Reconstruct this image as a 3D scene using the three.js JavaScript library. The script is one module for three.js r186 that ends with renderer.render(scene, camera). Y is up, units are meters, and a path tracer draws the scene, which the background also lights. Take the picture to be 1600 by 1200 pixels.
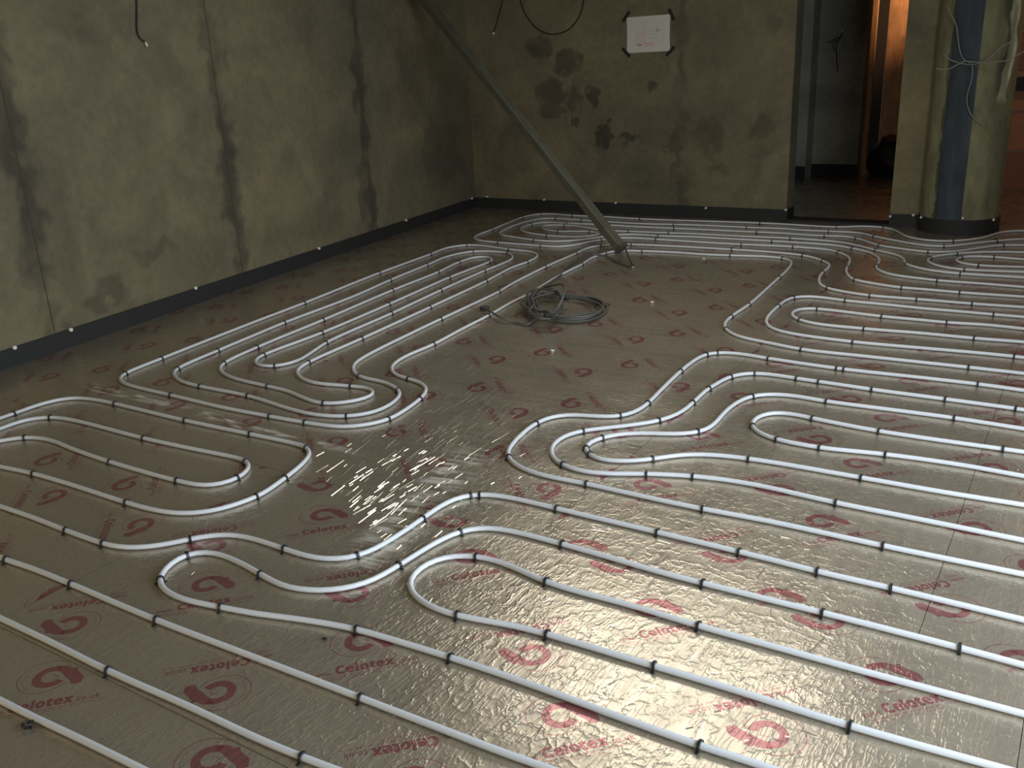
import * as THREE from 'three';
import { RoundedBoxGeometry } from 'three/addons/geometries/RoundedBoxGeometry.js';
import { mergeGeometries } from 'three/addons/utils/BufferGeometryUtils.js';
import { RectAreaLightUniformsLib } from 'three/addons/lights/RectAreaLightUniformsLib.js';

// ------------------------------------------------------------------ camera, sky, lights
const D2R = Math.PI / 180;
const FOCAL = 1430, PITCH = 19.1 * D2R, ROLL = 2.75 * D2R, YAW = 33 * D2R, EYE = 1.5;
const scene = new THREE.Scene();
const camera = new THREE.PerspectiveCamera(2 * Math.atan(600 / FOCAL) / D2R, 4 / 3, 0.05, 100);
camera.position.set(0, EYE, 0);
camera.rotation.set(-PITCH, YAW, -ROLL, 'YXZ');
scene.add(camera);
scene.background = new THREE.Color(0.8, 0.9, 1.0);
scene.backgroundIntensity = 0.5;
RectAreaLightUniformsLib.init();
const renderer = new THREE.WebGLRenderer({ antialias: true });
renderer.toneMapping = THREE.LinearToneMapping;
renderer.toneMappingExposure = 1.85;
renderer.shadowMap.enabled = true;

// daylight through the glazed doors in the right-hand wall (out of frame)
const doorLight = new THREE.RectAreaLight(new THREE.Color(0.77, 0.87, 1.0), 6.6, 3.2, 2.0);
doorLight.position.set(1.22, 1.16, -1.9); doorLight.lookAt(-3, 1.16, -1.9); scene.add(doorLight);
// daylight through the rooflight over the middle of the room (out of frame)
const roofLight = new THREE.RectAreaLight(new THREE.Color(1.0, 0.96, 0.88), 2.5, 2.1, 1.4);
roofLight.position.set(-2.15, 2.74, -5.05); roofLight.lookAt(-2.15, 0, -5.05); scene.add(roofLight);
// warm daylight through the open doorway behind the viewer on the left (out of frame)
const rearLight = new THREE.RectAreaLight(new THREE.Color(1.0, 0.77, 0.42), 2.4, 1.6, 2.0);
rearLight.position.set(-3.4, 1.05, 2.36); rearLight.lookAt(-3.4, 1.05, -5); scene.add(rearLight);

// ------------------------------------------------------------------ helpers
function rng(seed) { let s = seed >>> 0; return () => { s = (s + 0x6D2B79F5) >>> 0; let t = s; t = Math.imul(t ^ (t >>> 15), t | 1); t ^= t + Math.imul(t ^ (t >>> 7), t | 61); return ((t ^ (t >>> 14)) >>> 0) / 4294967296; }; }
camera.updateMatrixWorld(true);
const M = camera.matrixWorld;
function rayOf(px, py) { return new THREE.Vector3((px - 800) / FOCAL, -(py - 600) / FOCAL, -1).transformDirection(M); }
function onFloor(px, py, y = 0) { const d = rayOf(px, py); const t = (y - EYE) / d.y; return new THREE.Vector3(d.x * t, y, d.z * t); }
function onZ(px, py, z) { const d = rayOf(px, py); const t = z / d.z; return new THREE.Vector3(d.x * t, EYE + d.y * t, z); }
// left wall line on plan
const LW0 = [-5.14, -2.6], LW1 = [-6.03, -8.73];
const lwd = new THREE.Vector2(LW1[0] - LW0[0], LW1[1] - LW0[1]).normalize();       // pointing away from the camera
const lwn = new THREE.Vector2(-lwd.y, lwd.x);                                         // pointing into the room (+x)
const lwX = (z) => LW0[0] + (z - LW0[1]) * lwd.x / lwd.y;
function onLeft(px, py, off = 0) {
  const d = rayOf(px, py), n = lwn; const k = n.x * LW0[0] + n.y * LW0[1] + off;
  const t = k / (n.x * d.x + n.y * d.z); return new THREE.Vector3(d.x * t, EYE + d.y * t, d.z * t);
}
const used = {};
function numbered(n) { if (!used[n]) { used[n] = 1; return n; } return n + '_' + String(used[n]++).padStart(3, '0'); }
function mesh(name, geo, mat, parent = scene) {
  const m = new THREE.Mesh(geo, mat); m.name = parent === scene ? numbered(name) : name;
  m.castShadow = m.receiveShadow = true; parent.add(m); return m;
}
function tag(o, label, category, group) { o.userData = { label, category }; if (group) o.userData.group = group; return o; }
function struct(o, label) { o.userData = { kind: 'structure', label, category: 'structure' }; return o; }
function thing(name, label, category, group) { const g = new THREE.Group(); g.name = numbered(name); scene.add(g); return tag(g, label, category, group); }
function box(x0, x1, y0, y1, z0, z1) { const g = new THREE.BoxGeometry(x1 - x0, y1 - y0, z1 - z0); g.translate((x0 + x1) / 2, (y0 + y1) / 2, (z0 + z1) / 2); return g; }
function planarUV(geo, fu, fv) { const p = geo.attributes.position, uv = new Float32Array(p.count * 2); for (let i = 0; i < p.count; i++) { const x = p.getX(i), y = p.getY(i), z = p.getZ(i); uv[2 * i] = fu(x, y, z); uv[2 * i + 1] = fv(x, y, z); } geo.setAttribute('uv', new THREE.BufferAttribute(uv, 2)); return geo; }
// value noise, optionally periodic
const PERM = (() => { const r = rng(7), a = new Float32Array(65536); for (let i = 0; i < a.length; i++) a[i] = r(); return a; })();
function vnoise(x, y, per = 0) {
  let xi = Math.floor(x), yi = Math.floor(y); const fx = x - xi, fy = y - yi;
  const h = (a, b) => { if (per) { a = ((a % per) + per) % per; b = ((b % per) + per) % per; } return PERM[((a * 7919 + b * 104729) & 65535) >>> 0]; };
  const sx = fx * fx * (3 - 2 * fx), sy = fy * fy * (3 - 2 * fy);
  const a = h(xi, yi), b = h(xi + 1, yi), c = h(xi, yi + 1), d = h(xi + 1, yi + 1);
  return (a + (b - a) * sx) + ((c + (d - c) * sx) - (a + (b - a) * sx)) * sy;
}
function fbm(x, y, oct = 4, per = 0) { let s = 0, a = 0.5, n = 0; for (let i = 0; i < oct; i++) { s += a * vnoise(x + i * 17.3 * (per ? 0 : 1), y + i * 9.1 * (per ? 0 : 1), per); n += a; a *= 0.5; x *= 2; y *= 2; per *= 2; } return s / n; }
function dataTex(w, h, fn, srgb = true) {
  const d = new Uint8Array(w * h * 4); const c = [0, 0, 0, 255];
  for (let y = 0; y < h; y++) for (let x = 0; x < w; x++) { c[3] = 255; fn(x / w, y / h, c); const i = (y * w + x) * 4; for (let k = 0; k < 4; k++) d[i + k] = Math.max(0, Math.min(255, c[k])); }
  const t = new THREE.DataTexture(d, w, h, THREE.RGBAFormat); t.magFilter = THREE.LinearFilter; t.minFilter = THREE.LinearMipmapLinearFilter; t.generateMipmaps = true;
  t.wrapS = t.wrapT = THREE.RepeatWrapping; if (srgb) t.colorSpace = THREE.SRGBColorSpace; t.needsUpdate = true; return t;
}
const sstep = (a, b, x) => { const t = Math.max(0, Math.min(1, (x - a) / (b - a))); return t * t * (3 - 2 * t); };

// ------------------------------------------------------------------ materials
const CEIL = 2.75;
// plaster: floated render with trowel mottling; stains are [u, v, ru, rv, strength] in metres on the wall
const plasterBump = dataTex(512, 512, (u, v, c) => { const n = fbm(u * 8, v * 8, 5, 8), m = fbm(u * 64, v * 64, 2, 64); c[0] = c[1] = c[2] = 255 * (0.75 * n + 0.25 * m); }, false);
plasterBump.repeat.set(1 / 1.3, 1 / 1.3);
function plaster(w, h, ppm, stains, lines, base = [100, 92, 66]) {
  const W = Math.min(2048, Math.round(w * ppm)), H = Math.round(h * ppm);
  return dataTex(W, H, (u, v, c) => {
    const x = u * w, y = v * h;
    const big = fbm(x * 0.9 + 3, y * 0.9, 4) - 0.5, mid = fbm(x * 3 + fbm(x * 2, y * 2, 2) * 3, y * 3.2, 5) - 0.5, fine = fbm(x * 22, y * 22, 2) - 0.5;
    let k = 1 + 0.24 * big + 0.32 * mid + 0.13 * fine;
    let dk = 0;
    const wx = x + (fbm(x * 9, y * 9, 3) - 0.5) * 0.22, wy = y + (fbm(x * 9 + 40, y * 9 + 11, 3) - 0.5) * 0.22;
    for (const s of stains) { const a = (wx - s[0]) / s[2], b = (wy - s[1]) / s[3]; const q = a * a + b * b; if (q < 2.2) dk = Math.max(dk, s[4] * (1 - sstep(0.35, 1.5, q))); }
    for (const L of lines) {   // damp joint: [u at v0, v0, u at v1, v1, half width, strength]
      const t = (y - L[1]) / (L[3] - L[1]); if (t < -0.05 || t > 1.05) continue;
      const cx = L[0] + (L[2] - L[0]) * t; const wob = (fbm(y * 3.1 + L[0] * 5, 2.2, 4) - 0.5) * 0.12; const patch = 0.5 + 0.9 * sstep(0.32, 0.68, fbm(y * 2.2 + L[0] * 3, 7.7, 3));
      const e = Math.abs(wx - cx - wob) / (L[4] * (0.5 + patch)); if (e < 1.6) dk = Math.max(dk, L[5] * patch * (1 - sstep(0.2, 1.6, e)));
    }
    k *= 1 - 0.36 * Math.min(1, dk);
    const warm = 1 + 0.05 * big;
    c[0] = base[0] * k * warm; c[1] = base[1] * k; c[2] = base[2] * k * (2 - warm) + 3;
  });
}
const rough = (map, bs = 0.006, r = 0.93) => new THREE.MeshStandardMaterial({ map, roughness: r, bumpMap: plasterBump, bumpScale: bs });

// board facing: red print lattice on a dull foil
const PX = 0.64, PZ = 0.53, PXW = 1536, PXH = 1272;
function boardPrint() {
  const cv = document.createElement('canvas'); cv.width = PXW; cv.height = PXH; const g = cv.getContext('2d');
  g.fillStyle = 'rgb(181,170,150)'; g.fillRect(0, 0, PXW, PXH);
  const r = rng(31);
  for (let i = 0; i < 900; i++) { const t = r(); g.strokeStyle = t < 0.5 ? 'rgba(160,150,124,0.10)' : 'rgba(226,218,190,0.10)'; g.lineWidth = 1 + r() * 5; const x = r() * PXW, y = r() * PXH, a = r() * 6.28, l = 20 + r() * 150; g.beginPath(); g.moveTo(x, y); g.lineTo(x + Math.cos(a) * l, y + Math.sin(a) * l); g.stroke(); }
  const s = PXW / PX;             // pixels per metre
  const RED = 'rgba(148,68,76,0.60)';
  function mark(ox, oy, rot) {
    g.save(); g.translate(ox, oy); g.rotate(rot); g.scale(s / 1000, s / 1000);     // units: mm, x along the lettering
    g.strokeStyle = RED; g.fillStyle = RED;
    g.lineWidth = 2.6; g.beginPath(); g.ellipse(-12, -5, 71, 71, 0, 0.62, Math.PI * 2 - 0.72); g.stroke();
    g.lineWidth = 1.2; g.beginPath(); g.ellipse(-6, -3, 63, 60, 0, 2.1, 4.3); g.stroke();
    g.lineWidth = 23; g.beginPath(); g.ellipse(2, 0, 36, 36, 0, 0.66, Math.PI * 2 - 0.95); g.stroke();
    // the X: a heavy band from the top of the ring down to an arrow head, with a short crossing bar
    g.beginPath(); for (const [x, y] of [[8, -48], [42, -38], [52, -24], [66, -26], [70, -6], [90, 24], [87, 50], [62, 51], [54, 30], [40, 12], [30, -6], [16, -24]]) g.lineTo(x, y); g.closePath(); g.fill();
    g.lineWidth = 2; g.beginPath(); g.moveTo(4, 26); g.lineTo(22, 2); g.lineTo(2, -10); g.stroke();
    // lettering
    g.textBaseline = 'alphabetic'; g.textAlign = 'left';
    g.font = 'bold 46px sans-serif'; const wC = g.measureText('Celotex').width; const kx = 158 / wC;
    g.save(); g.translate(-78, 131); g.scale(kx, 1); g.fillText('Celotex', 0, 0); g.lineWidth = 2.4; g.strokeText('Celotex', 0, 0); g.restore();
    g.font = 'bold 25px sans-serif'; const wW = g.measureText('www.').width; g.save(); g.translate(-138, 131); g.scale(56 / wW, 1); g.fillText('www.', 0, 0); g.restore();
    const wU = g.measureText('.co.uk').width; g.save(); g.translate(83, 131); g.scale(64 / wU, 1); g.fillText('.co.uk', 0, 0); g.restore();
    g.globalAlpha = 0.55;
    const rr = rng(5); let x = -128; while (x < 150) { const w = 2 + rr() * 5; g.fillRect(x, 139, w, 7); x += w + 2 + (rr() < 0.2 ? 6 : 0); }
    x = -128; while (x < 60) { const w = 2 + rr() * 4; g.fillRect(x, 150, w, 5); x += w + 2 + (rr() < 0.2 ? 5 : 0); }
    g.restore();
  }
  for (let i = -1; i <= 1; i++) for (let j = -1; j <= 1; j++) {
    mark((0.20 + i * PX) * s, (0.16 + j * PZ) * s, -46 * D2R + Math.PI);
    mark((0.38 + i * PX) * s, (0.34 + j * PZ) * s, -46 * D2R);
  }
  const t = new THREE.CanvasTexture(cv); t.colorSpace = THREE.SRGBColorSpace; t.wrapS = t.wrapT = THREE.RepeatWrapping; t.repeat.set(1 / PX, 1 / PZ); t.anisotropy = 8; return t;
}
// crinkles in the foil
const foilBump = dataTex(1024, 1024, (u, v, c) => {
  const P = 16; const wx = u + 0.05 * (fbm(u * 4, v * 4, 3, 4) - 0.5), wy = v + 0.05 * (fbm(u * 4 + 9, v * 4, 3, 4) - 0.5);
  const rdg = 1 - Math.abs(2 * fbm(wx * P, wy * P, 4, P) - 1); const rdg2 = 1 - Math.abs(2 * fbm(wx * 48 + 5, wy * 8, 3, 48) - 1); const soft = fbm(u * 6, v * 6, 2, 6);
  const f = 0.42 * Math.pow(rdg, 5) + 0.22 * Math.pow(rdg2, 6) + 0.36 * soft; c[0] = c[1] = c[2] = 255 * f;
}, false);
foilBump.repeat.set(1 / 0.57, 1 / 0.57);
const foilRough = dataTex(512, 512, (u, v, c) => { const n = fbm(u * 10, v * 10, 4, 10), s = fbm(u * 60, v * 6, 3, 60); c[0] = 0; c[1] = 255 * (0.34 + 0.26 * n + 0.16 * s); c[2] = 0; }, false);
foilRough.repeat.set(1 / 1.9, 1 / 1.9);
const foilMat = new THREE.MeshPhysicalMaterial({ map: boardPrint(), metalness: 0.74, roughness: 0.50, roughnessMap: foilRough, bumpMap: foilBump, bumpScale: 0.0018, clearcoat: 0.2, clearcoatRoughness: 0.15 });
const foamEdgeMat = new THREE.MeshStandardMaterial({ color: '#8d7c4e', roughness: 0.95 });
const slabTex = plaster(4, 4, 60, [], [], [92, 88, 80]); slabTex.repeat.set(0.25, 0.25);
const slabMat = rough(slabTex, 0.004);
const stripMat = new THREE.MeshStandardMaterial({ color: '#1b1b1a', roughness: 0.75 });
const whiteMat = new THREE.MeshStandardMaterial({ color: '#c6c3b8', roughness: 0.5 });
const pipeMat = new THREE.MeshPhysicalMaterial({ color: '#b7babb', roughness: 0.5, clearcoat: 0.12, clearcoatRoughness: 0.35 });
const clipMat = new THREE.MeshStandardMaterial({ color: '#17181a', roughness: 0.45 });
const cableMat = new THREE.MeshStandardMaterial({ color: '#4a4945', roughness: 0.6 });
const blackMat = new THREE.MeshStandardMaterial({ color: '#121213', roughness: 0.6 });
const greyWireMat = new THREE.MeshStandardMaterial({ color: '#77776f', roughness: 0.6 });
const darkWireMat = new THREE.MeshStandardMaterial({ color: '#24211a', roughness: 0.7 });
const ceilMat = new THREE.MeshStandardMaterial({ color: '#6f6650', roughness: 0.95 });

// ------------------------------------------------------------------ floor: slab and insulation boards
const floor = struct(new THREE.Group(), 'floor of foil-faced insulation boards with red print'); floor.name = 'floor'; scene.add(floor);
mesh('slab', planarUV(box(-7.2, 1.56, -0.22, -0.075, -16, 3), (x, y, z) => x, (x, y, z) => z), slabMat, floor);
function clipPoly(poly, f) { const out = []; for (let i = 0; i < poly.length; i++) { const a = poly[i], b = poly[(i + 1) % poly.length], fa = f(a), fb = f(b); if (fa >= 0) out.push(a); if (fa * fb < 0) { const t = fa / (fa - fb); out.push([a[0] + (b[0] - a[0]) * t, a[1] + (b[1] - a[1]) * t]); } } return out; }
// lattice anchors: position of an inverted mark on plan, and whether the board was laid turned by 90 degrees
function board(x0, x1, z0, z1, ax, az, turned) {
  const gap = 0.0008; let poly = [[x0 + gap, z0 + gap], [x1 - gap, z0 + gap], [x1 - gap, z1 - gap], [x0 + gap, z1 - gap]];
  poly = clipPoly(poly, (q) => q[0] - lwX(q[1]) - 0.012);
  if (poly.length < 3) return;
  const sh = new THREE.Shape(poly.map((q) => new THREE.Vector2(q[0], -q[1])));
  const g = new THREE.ExtrudeGeometry(sh, { depth: 0.07, bevelEnabled: true, bevelSize: -0.0012, bevelOffset: 0, bevelThickness: 0.0012, bevelSegments: 1, steps: 1 });
  g.rotateX(-Math.PI / 2); g.translate(0, -0.0712, 0);
  planarUV(g, (x, y, z) => (turned ? (-z + az) : (x - ax)) + 0.20, (x, y, z) => (turned ? (-(x - ax)) : -(z - az)) + PZ - 0.16);
  mesh('insulation_board', g, foilMat, floor);
}
for (const [a, b] of [[-2.62, 0.02], [0.02, 1.29]]) for (const [c, d] of [[-2.33, -1.13], [-1.13, 0.07], [0.07, 1.27], [1.27, 2.4]]) board(a, b, c, d, -1.12, -1.77, false);
for (const [a, b] of [[-5.02, -2.62], [-5.6, -5.02]]) for (const [c, d] of [[-2.33, -1.13], [-1.13, 0.07], [0.07, 1.27], [1.27, 2.4]]) board(a, b, c, d, -2.77, -1.76, true);
for (const [a, b] of [[-3.85, -1.45], [-6.25, -3.85]]) for (const [c, d] of [[-3.53, -2.33], [-4.73, -3.53], [-5.93, -4.73], [-7.13, -5.93], [-8.33, -7.13], [-8.69, -8.33]]) board(a, b, c, d, -2.13, -2.68, true);
for (const [a, b] of [[-1.45, -0.25], [-0.25, 0.95], [0.95, 1.29]]) for (const [c, d] of [[-4.73, -2.33], [-7.13, -4.73], [-8.69, -7.13]]) board(a, b, c, d, -0.83, -2.52, false);
for (const [a, b] of [[-4.2, -1.8], [-1.8, 0.6], [0.6, 1.29]]) for (const [c, d] of [[-9.9, -8.7], [-11.1, -9.9], [-12.2, -11.1], [-13.4, -12.2], [-14.6, -13.4]]) board(a, b, c, d, -0.83, -2.52, true);

// ------------------------------------------------------------------ walls
const beadMat = new THREE.MeshStandardMaterial({ color: '#3a3422', roughness: 0.9 });
// left wall: u runs along the wall from its near end (z = 2.4), v is height
const LWS = 2.4, LWE = -8.72; const lwLen = (LWS - LWE) / -lwd.y;
const lwU = (p) => (p.x - lwX(LWS)) * lwd.x + (p.z - LWS) * lwd.y;
{
  const L = (a, b, w, s) => { const p = onLeft(...a), q = onLeft(...b); const up = lwU(p), uq = lwU(q); const u = (up + uq) / 2; return [u, 0, u, CEIL, w, s]; };
  const S = (px, py, ru, rv, s) => { const p = onLeft(px, py); return [lwU(p), p.y, ru, rv, s]; };
  const tex = plaster(lwLen, CEIL, 180,
    [S(172, 455, 0.16, 0.10, 0.55), S(15, 220, 0.07, 0.2, 0.5), S(60, 430, 0.10, 0.14, 0.4), S(690, 240, 0.45, 0.35, 0.4), S(640, 120, 0.3, 0.5, 0.3), S(330, 70, 0.13, 0.2, 0.4), S(345, 200, 0.12, 0.14, 0.6), S(140, 30, 0.35, 0.16, 0.25), S(240, 390, 0.2, 0.07, 0.35), S(570, 300, 0.12, 0.25, 0.55)],
    [L([10, 180], [70, 485], 0.05, 0.66), L([315, 0], [372, 400], 0.042, 0.7), L([547, 0], [582, 350], 0.042, 0.74)]);
  tex.repeat.set(1 / lwLen, 1 / CEIL);
  const g = new THREE.BoxGeometry(lwLen, CEIL, 0.25); g.translate(lwLen / 2, CEIL / 2, -0.125);
  planarUV(g, (x) => x, (x, y) => y);
  const w = struct(mesh('wall_left', g, rough(tex, 0.012)), 'mottled plaster wall with damp vertical joints');
  w.position.set(lwX(LWS), 0, LWS); w.rotation.y = Math.atan2(-lwd.y, lwd.x);
  // plaster stop beads standing proud along the joints
  for (const [a, b] of [[[10, 180], [70, 485]], [[315, 0], [372, 400]], [[547, 0], [582, 350]]]) {
    const u = (lwU(onLeft(...a)) + lwU(onLeft(...b))) / 2;
    const bead = new THREE.CylinderGeometry(0.003, 0.003, CEIL - 0.12, 6); bead.translate(u + 0.02, CEIL / 2 + 0.06, 0.001); mesh('stop_bead', bead, beadMat, w);
  }
}
const BZ = -8.7, DX0 = -2.475, DX1 = -1.555;    // back wall plane, doorway
{
  const S = (px, py, ru, rv, s) => { const p = onZ(px, py, BZ); return [p.x + 6.05, p.y, ru, rv, s]; };
  const Lr = (px, y0, y1, w, s) => { const p = onZ(px, y0, BZ), q = onZ(px, y1, BZ); return [q.x + 6.05, q.y, p.x + 6.05, p.y, w, s]; };
  const tex = plaster(5.2, CEIL, 220,
    [S(845, 78, 0.15, 0.13, 0.75), S(886, 100, 0.13, 0.11, 0.8), S(862, 145, 0.17, 0.14, 0.85), S(860, 168, 0.17, 0.08, 0.7), S(895, 158, 0.09, 0.10, 0.6), S(925, 155, 0.075, 0.075, 0.95), S(955, 185, 0.06, 0.05, 0.95), S(943, 207, 0.08, 0.07, 0.9), S(944, 221, 0.075, 0.05, 1), S(985, 219, 0.10, 0.045, 0.9), S(1019, 133, 0.075, 0.075, 0.8), S(897, 187, 0.05, 0.06, 0.8), S(1110, 205, 0.14, 0.16, 0.4), S(1190, 198, 0.11, 0.10, 0.5), S(1120, 262, 0.16, 0.06, 0.4), S(1066, 110, 0.06, 0.1, 0.6), S(1056, 235, 0.07, 0.2, 0.55), S(800, 230, 0.3, 0.3, 0.3), S(1210, 40, 0.1, 0.1, 0.3)],
    [[onZ(1064, 180, BZ).x + 6.05, 0, onZ(1064, 180, BZ).x + 6.05, CEIL, 0.05, 0.45]]);
  tex.repeat.set(1 / 5.2, 1 / CEIL);
  const g = mergeGeometries([box(-6.3, DX0, 0, CEIL, BZ - 0.22, BZ), box(DX0, DX1, 2.15, CEIL, BZ - 0.22, BZ), box(DX1, -1.05, 0, CEIL, BZ - 0.22, BZ)]);
  planarUV(g, (x, y, z) => x + 6.05 + (z < BZ - 0.1 ? 0.22 : 0), (x, y) => y);
  struct(mesh('wall_back', g, rough(tex, 0.010)), 'stained plaster wall with doorway');
}
const plainTex = plaster(4, CEIL, 110, [], []); plainTex.repeat.set(1 / 4, 1 / CEIL);
const plainMat = rough(plainTex, 0.010);
const corrTex = plaster(4, CEIL, 80, [], [], [150, 146, 128]); corrTex.repeat.set(1 / 4, 1 / CEIL); const corrMat = rough(corrTex, 0.008);
const wuv = (g) => planarUV(g, (x, y, z) => x + z, (x, y) => y);
struct(mesh('wall_front', wuv(mergeGeometries([box(-5.4, -4.25, 0, CEIL, 2.4, 2.62), box(-2.55, 1.54, 0, CEIL, 2.4, 2.62), box(-4.25, -2.55, 2.1, CEIL, 2.4, 2.62)])), plainMat), 'plaster wall behind the viewer');
// right wall with the glazed doors
const WZ0 = -3.6, WZ1 = -0.2, WT = 2.2;
struct(mesh('wall_right', wuv(mergeGeometries([box(1.3, 1.54, 0, CEIL, -16, WZ0), box(1.3, 1.54, 0, CEIL, WZ1, 2.62), box(1.3, 1.54, WT, CEIL, WZ0, WZ1)])), plainMat), 'plaster wall with glazed doors');
{
  const w = new THREE.Group(); w.name = 'window_1'; struct(w, 'glazed doors letting daylight in'); scene.add(w);
  const fm = new THREE.MeshStandardMaterial({ color: '#cfd2d2', roughness: 0.5 }); const gm = new THREE.MeshPhysicalMaterial({ color: '#ffffff', transmission: 1, roughness: 0.02, thickness: 0, ior: 1.45 });
  for (let i = 0; i <= 4; i++) { const z = WZ0 + (WZ1 - WZ0) * i / 4; mesh('frame_post', box(1.38, 1.46, 0, WT, Math.max(WZ0, z - 0.035), Math.min(WZ1, z + 0.035)), fm, w); }
  mesh('frame_rail', box(1.38, 1.46, 0, 0.08, WZ0, WZ1), fm, w); mesh('frame_rail', box(1.38, 1.46, WT - 0.08, WT, WZ0, WZ1), fm, w);
  for (let i = 0; i < 4; i++) { const z = WZ0 + (WZ1 - WZ0) * i / 4, e = (WZ1 - WZ0) / 4; mesh('pane', box(1.416, 1.424, 0.08, WT - 0.08, z + 0.035, z + e - 0.035), gm, w); }
  // ceiling with rooflight
  const rx0 = -3.25, rx1 = -1.05, rz0 = -5.8, rz1 = -4.3;
  struct(mesh('ceiling', mergeGeometries([box(-7.2, rx0, CEIL, CEIL + 0.25, -16, 3), box(rx1, 3.2, CEIL, CEIL + 0.25, -16, 3), box(rx0, rx1, CEIL, CEIL + 0.25, -16, rz0), box(rx0, rx1, CEIL, CEIL + 0.25, rz1, 3)]), ceilMat), 'concrete ceiling');
  const rl = new THREE.Group(); rl.name = 'window_2'; struct(rl, 'square rooflight'); scene.add(rl);
  mesh('curb', mergeGeometries([box(rx0 - 0.06, rx0, CEIL + 0.25, CEIL + 0.45, rz0, rz1), box(rx1, rx1 + 0.06, CEIL + 0.25, CEIL + 0.45, rz0, rz1), box(rx0, rx1, CEIL + 0.25, CEIL + 0.45, rz0 - 0.06, rz0), box(rx0, rx1, CEIL + 0.25, CEIL + 0.45, rz1, rz1 + 0.06)]), fm, rl);
  mesh('pane', box(rx0 - 0.06, rx1 + 0.06, CEIL + 0.45, CEIL + 0.458, rz0 - 0.06, rz1 + 0.06), gm, rl);
}
// ground outside the glazed doors
{ const g = mesh('ground', mergeGeometries([box(1.6, 14, -0.25, -0.15, -18, 14), box(-10, 1.6, -0.25, -0.15, 3.02, 14)]), new THREE.MeshStandardMaterial({ color: '#8f8a78', roughness: 1 })); struct(g, 'bare ground outside'); }

// perimeter edging strip of dark foam with white fixing plugs
const plugGeo = new THREE.CylinderGeometry(0.0095, 0.011, 0.018, 8);
function plugAt(parent, p, s = 1) { const m = mesh('fixing_plug', plugGeo, whiteMat, parent); m.position.copy(p); m.rotation.x = Math.PI / 2; m.scale.setScalar(s); return m; }
const SH = 0.112;
{
  const g = new THREE.Group(); g.name = 'baseboard_left'; struct(g, 'dark foam edging strip along left wall'); scene.add(g);
  const bg = new THREE.BoxGeometry(lwLen - 0.02, SH, 0.010); bg.translate(lwLen / 2, SH / 2, 0.0055); const b = mesh('foam_strip', bg, stripMat, g);
  b.position.set(lwX(LWS), 0, LWS); b.rotation.y = Math.atan2(-lwd.y, lwd.x);
  for (const [px, py] of [[22, 543], [110, 515], [305, 450], [498, 388], [634, 344], [737, 310]]) { const p = onLeft(px, py, 0.016); plugAt(g, p, 1.1).rotation.set(0, 0, Math.PI / 2); }
  const h = new THREE.Group(); h.name = 'baseboard_back'; struct(h, 'dark foam edging strip along back wall'); scene.add(h);
  mesh('foam_strip', box(-6.02, DX0, 0, SH, BZ, BZ + 0.010), stripMat, h); mesh('foam_strip', box(DX0 - 0.001, DX0 + 0.009, 0, SH, BZ - 0.22, BZ), stripMat, h); mesh('foam_strip', box(DX1, -1.2, 0, SH, BZ, BZ + 0.010), stripMat, h);
  for (const [px, py] of [[761, 307], [850, 312], [962, 317], [1103, 325], [1228, 328], [1391, 338], [1427, 336]]) plugAt(h, onZ(px, py, BZ + 0.018), 1.1);
}
// threshold strip across the doorway
struct(mesh('trim_1', box(DX0 + 0.01, DX1, 0, 0.016, BZ - 0.22, BZ - 0.02), stripMat), 'dark foam strip across the doorway');

// ------------------------------------------------------------------ rooms beyond
{
  const w = struct(mesh('wall_corridor', wuv(mergeGeometries([box(-3.20, -2.62, 0, CEIL, -12.42, -12.2), box(-4.2, -3.18, 0, CEIL, -12.42, -11.9), box(-4.42, -4.2, 0, CEIL, -12.42, -8.92), box(-1.36, -1.22, 0, CEIL, -11.55, -8.92)])), corrMat), 'dim plaster wall seen through the doorway');
  const s = struct(mesh('baseboard_corridor', mergeGeometries([box(-3.18, -2.61, 0, 0.15, -12.2, -12.19), box(-4.19, -3.18, 0, 0.15, -11.9, -11.89)]), stripMat), 'dark edging strip in the corridor');
  struct(mesh('wall_end', wuv(mergeGeometries([box(-7.2, 1.54, 0, CEIL, -16, -15.7)])), plainMat), 'far end wall');
  // terracotta blockwork seen past the column
  const bw = new THREE.Group(); bw.name = 'wall_block'; struct(bw, 'red-brown terracotta block wall past the column'); scene.add(bw);
  const zb = -11.35; mesh('mortar', box(-1.25, 1.3, 0, CEIL, zb - 0.2, zb - 0.012), new THREE.MeshStandardMaterial({ color: '#b09a86', roughness: 1 }), bw);
  const r = rng(12); const mats = ['#9c6f55', '#8c634c', '#a5775d', '#94705a'].map((c) => new THREE.MeshStandardMaterial({ color: c, roughness: 0.95, bumpMap: plasterBump, bumpScale: 0.01 }));
  const geos = [0, 1].map(() => new RoundedBoxGeometry(0.56, 0.385, 0.03, 1, 0.008));
  for (let j = 0; j < 7; j++) for (let i = 0; i < 6; i++) { const x = -0.96 + i * 0.58 + (j % 2 ? -0.26 : 0); const y = 0.2 + j * 0.405; if (y + 0.19 > CEIL) continue; if (x + 0.28 > 1.3 || x - 0.28 < -1.26) continue; const m = mesh('block', geos[j % 2], mats[Math.floor(r() * 4)], bw); m.position.set(x, y, zb - 0.006 + r() * 0.006); }
  // lintel shelf: dark timber plate on the wall
  tag(mesh('timber_plate', box(-1.2, 1.2, 1.02, 1.16, zb + 0.012, zb + 0.08), blackMat), 'dark timber plate across the red block wall beyond the column', 'plank');
}
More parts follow.
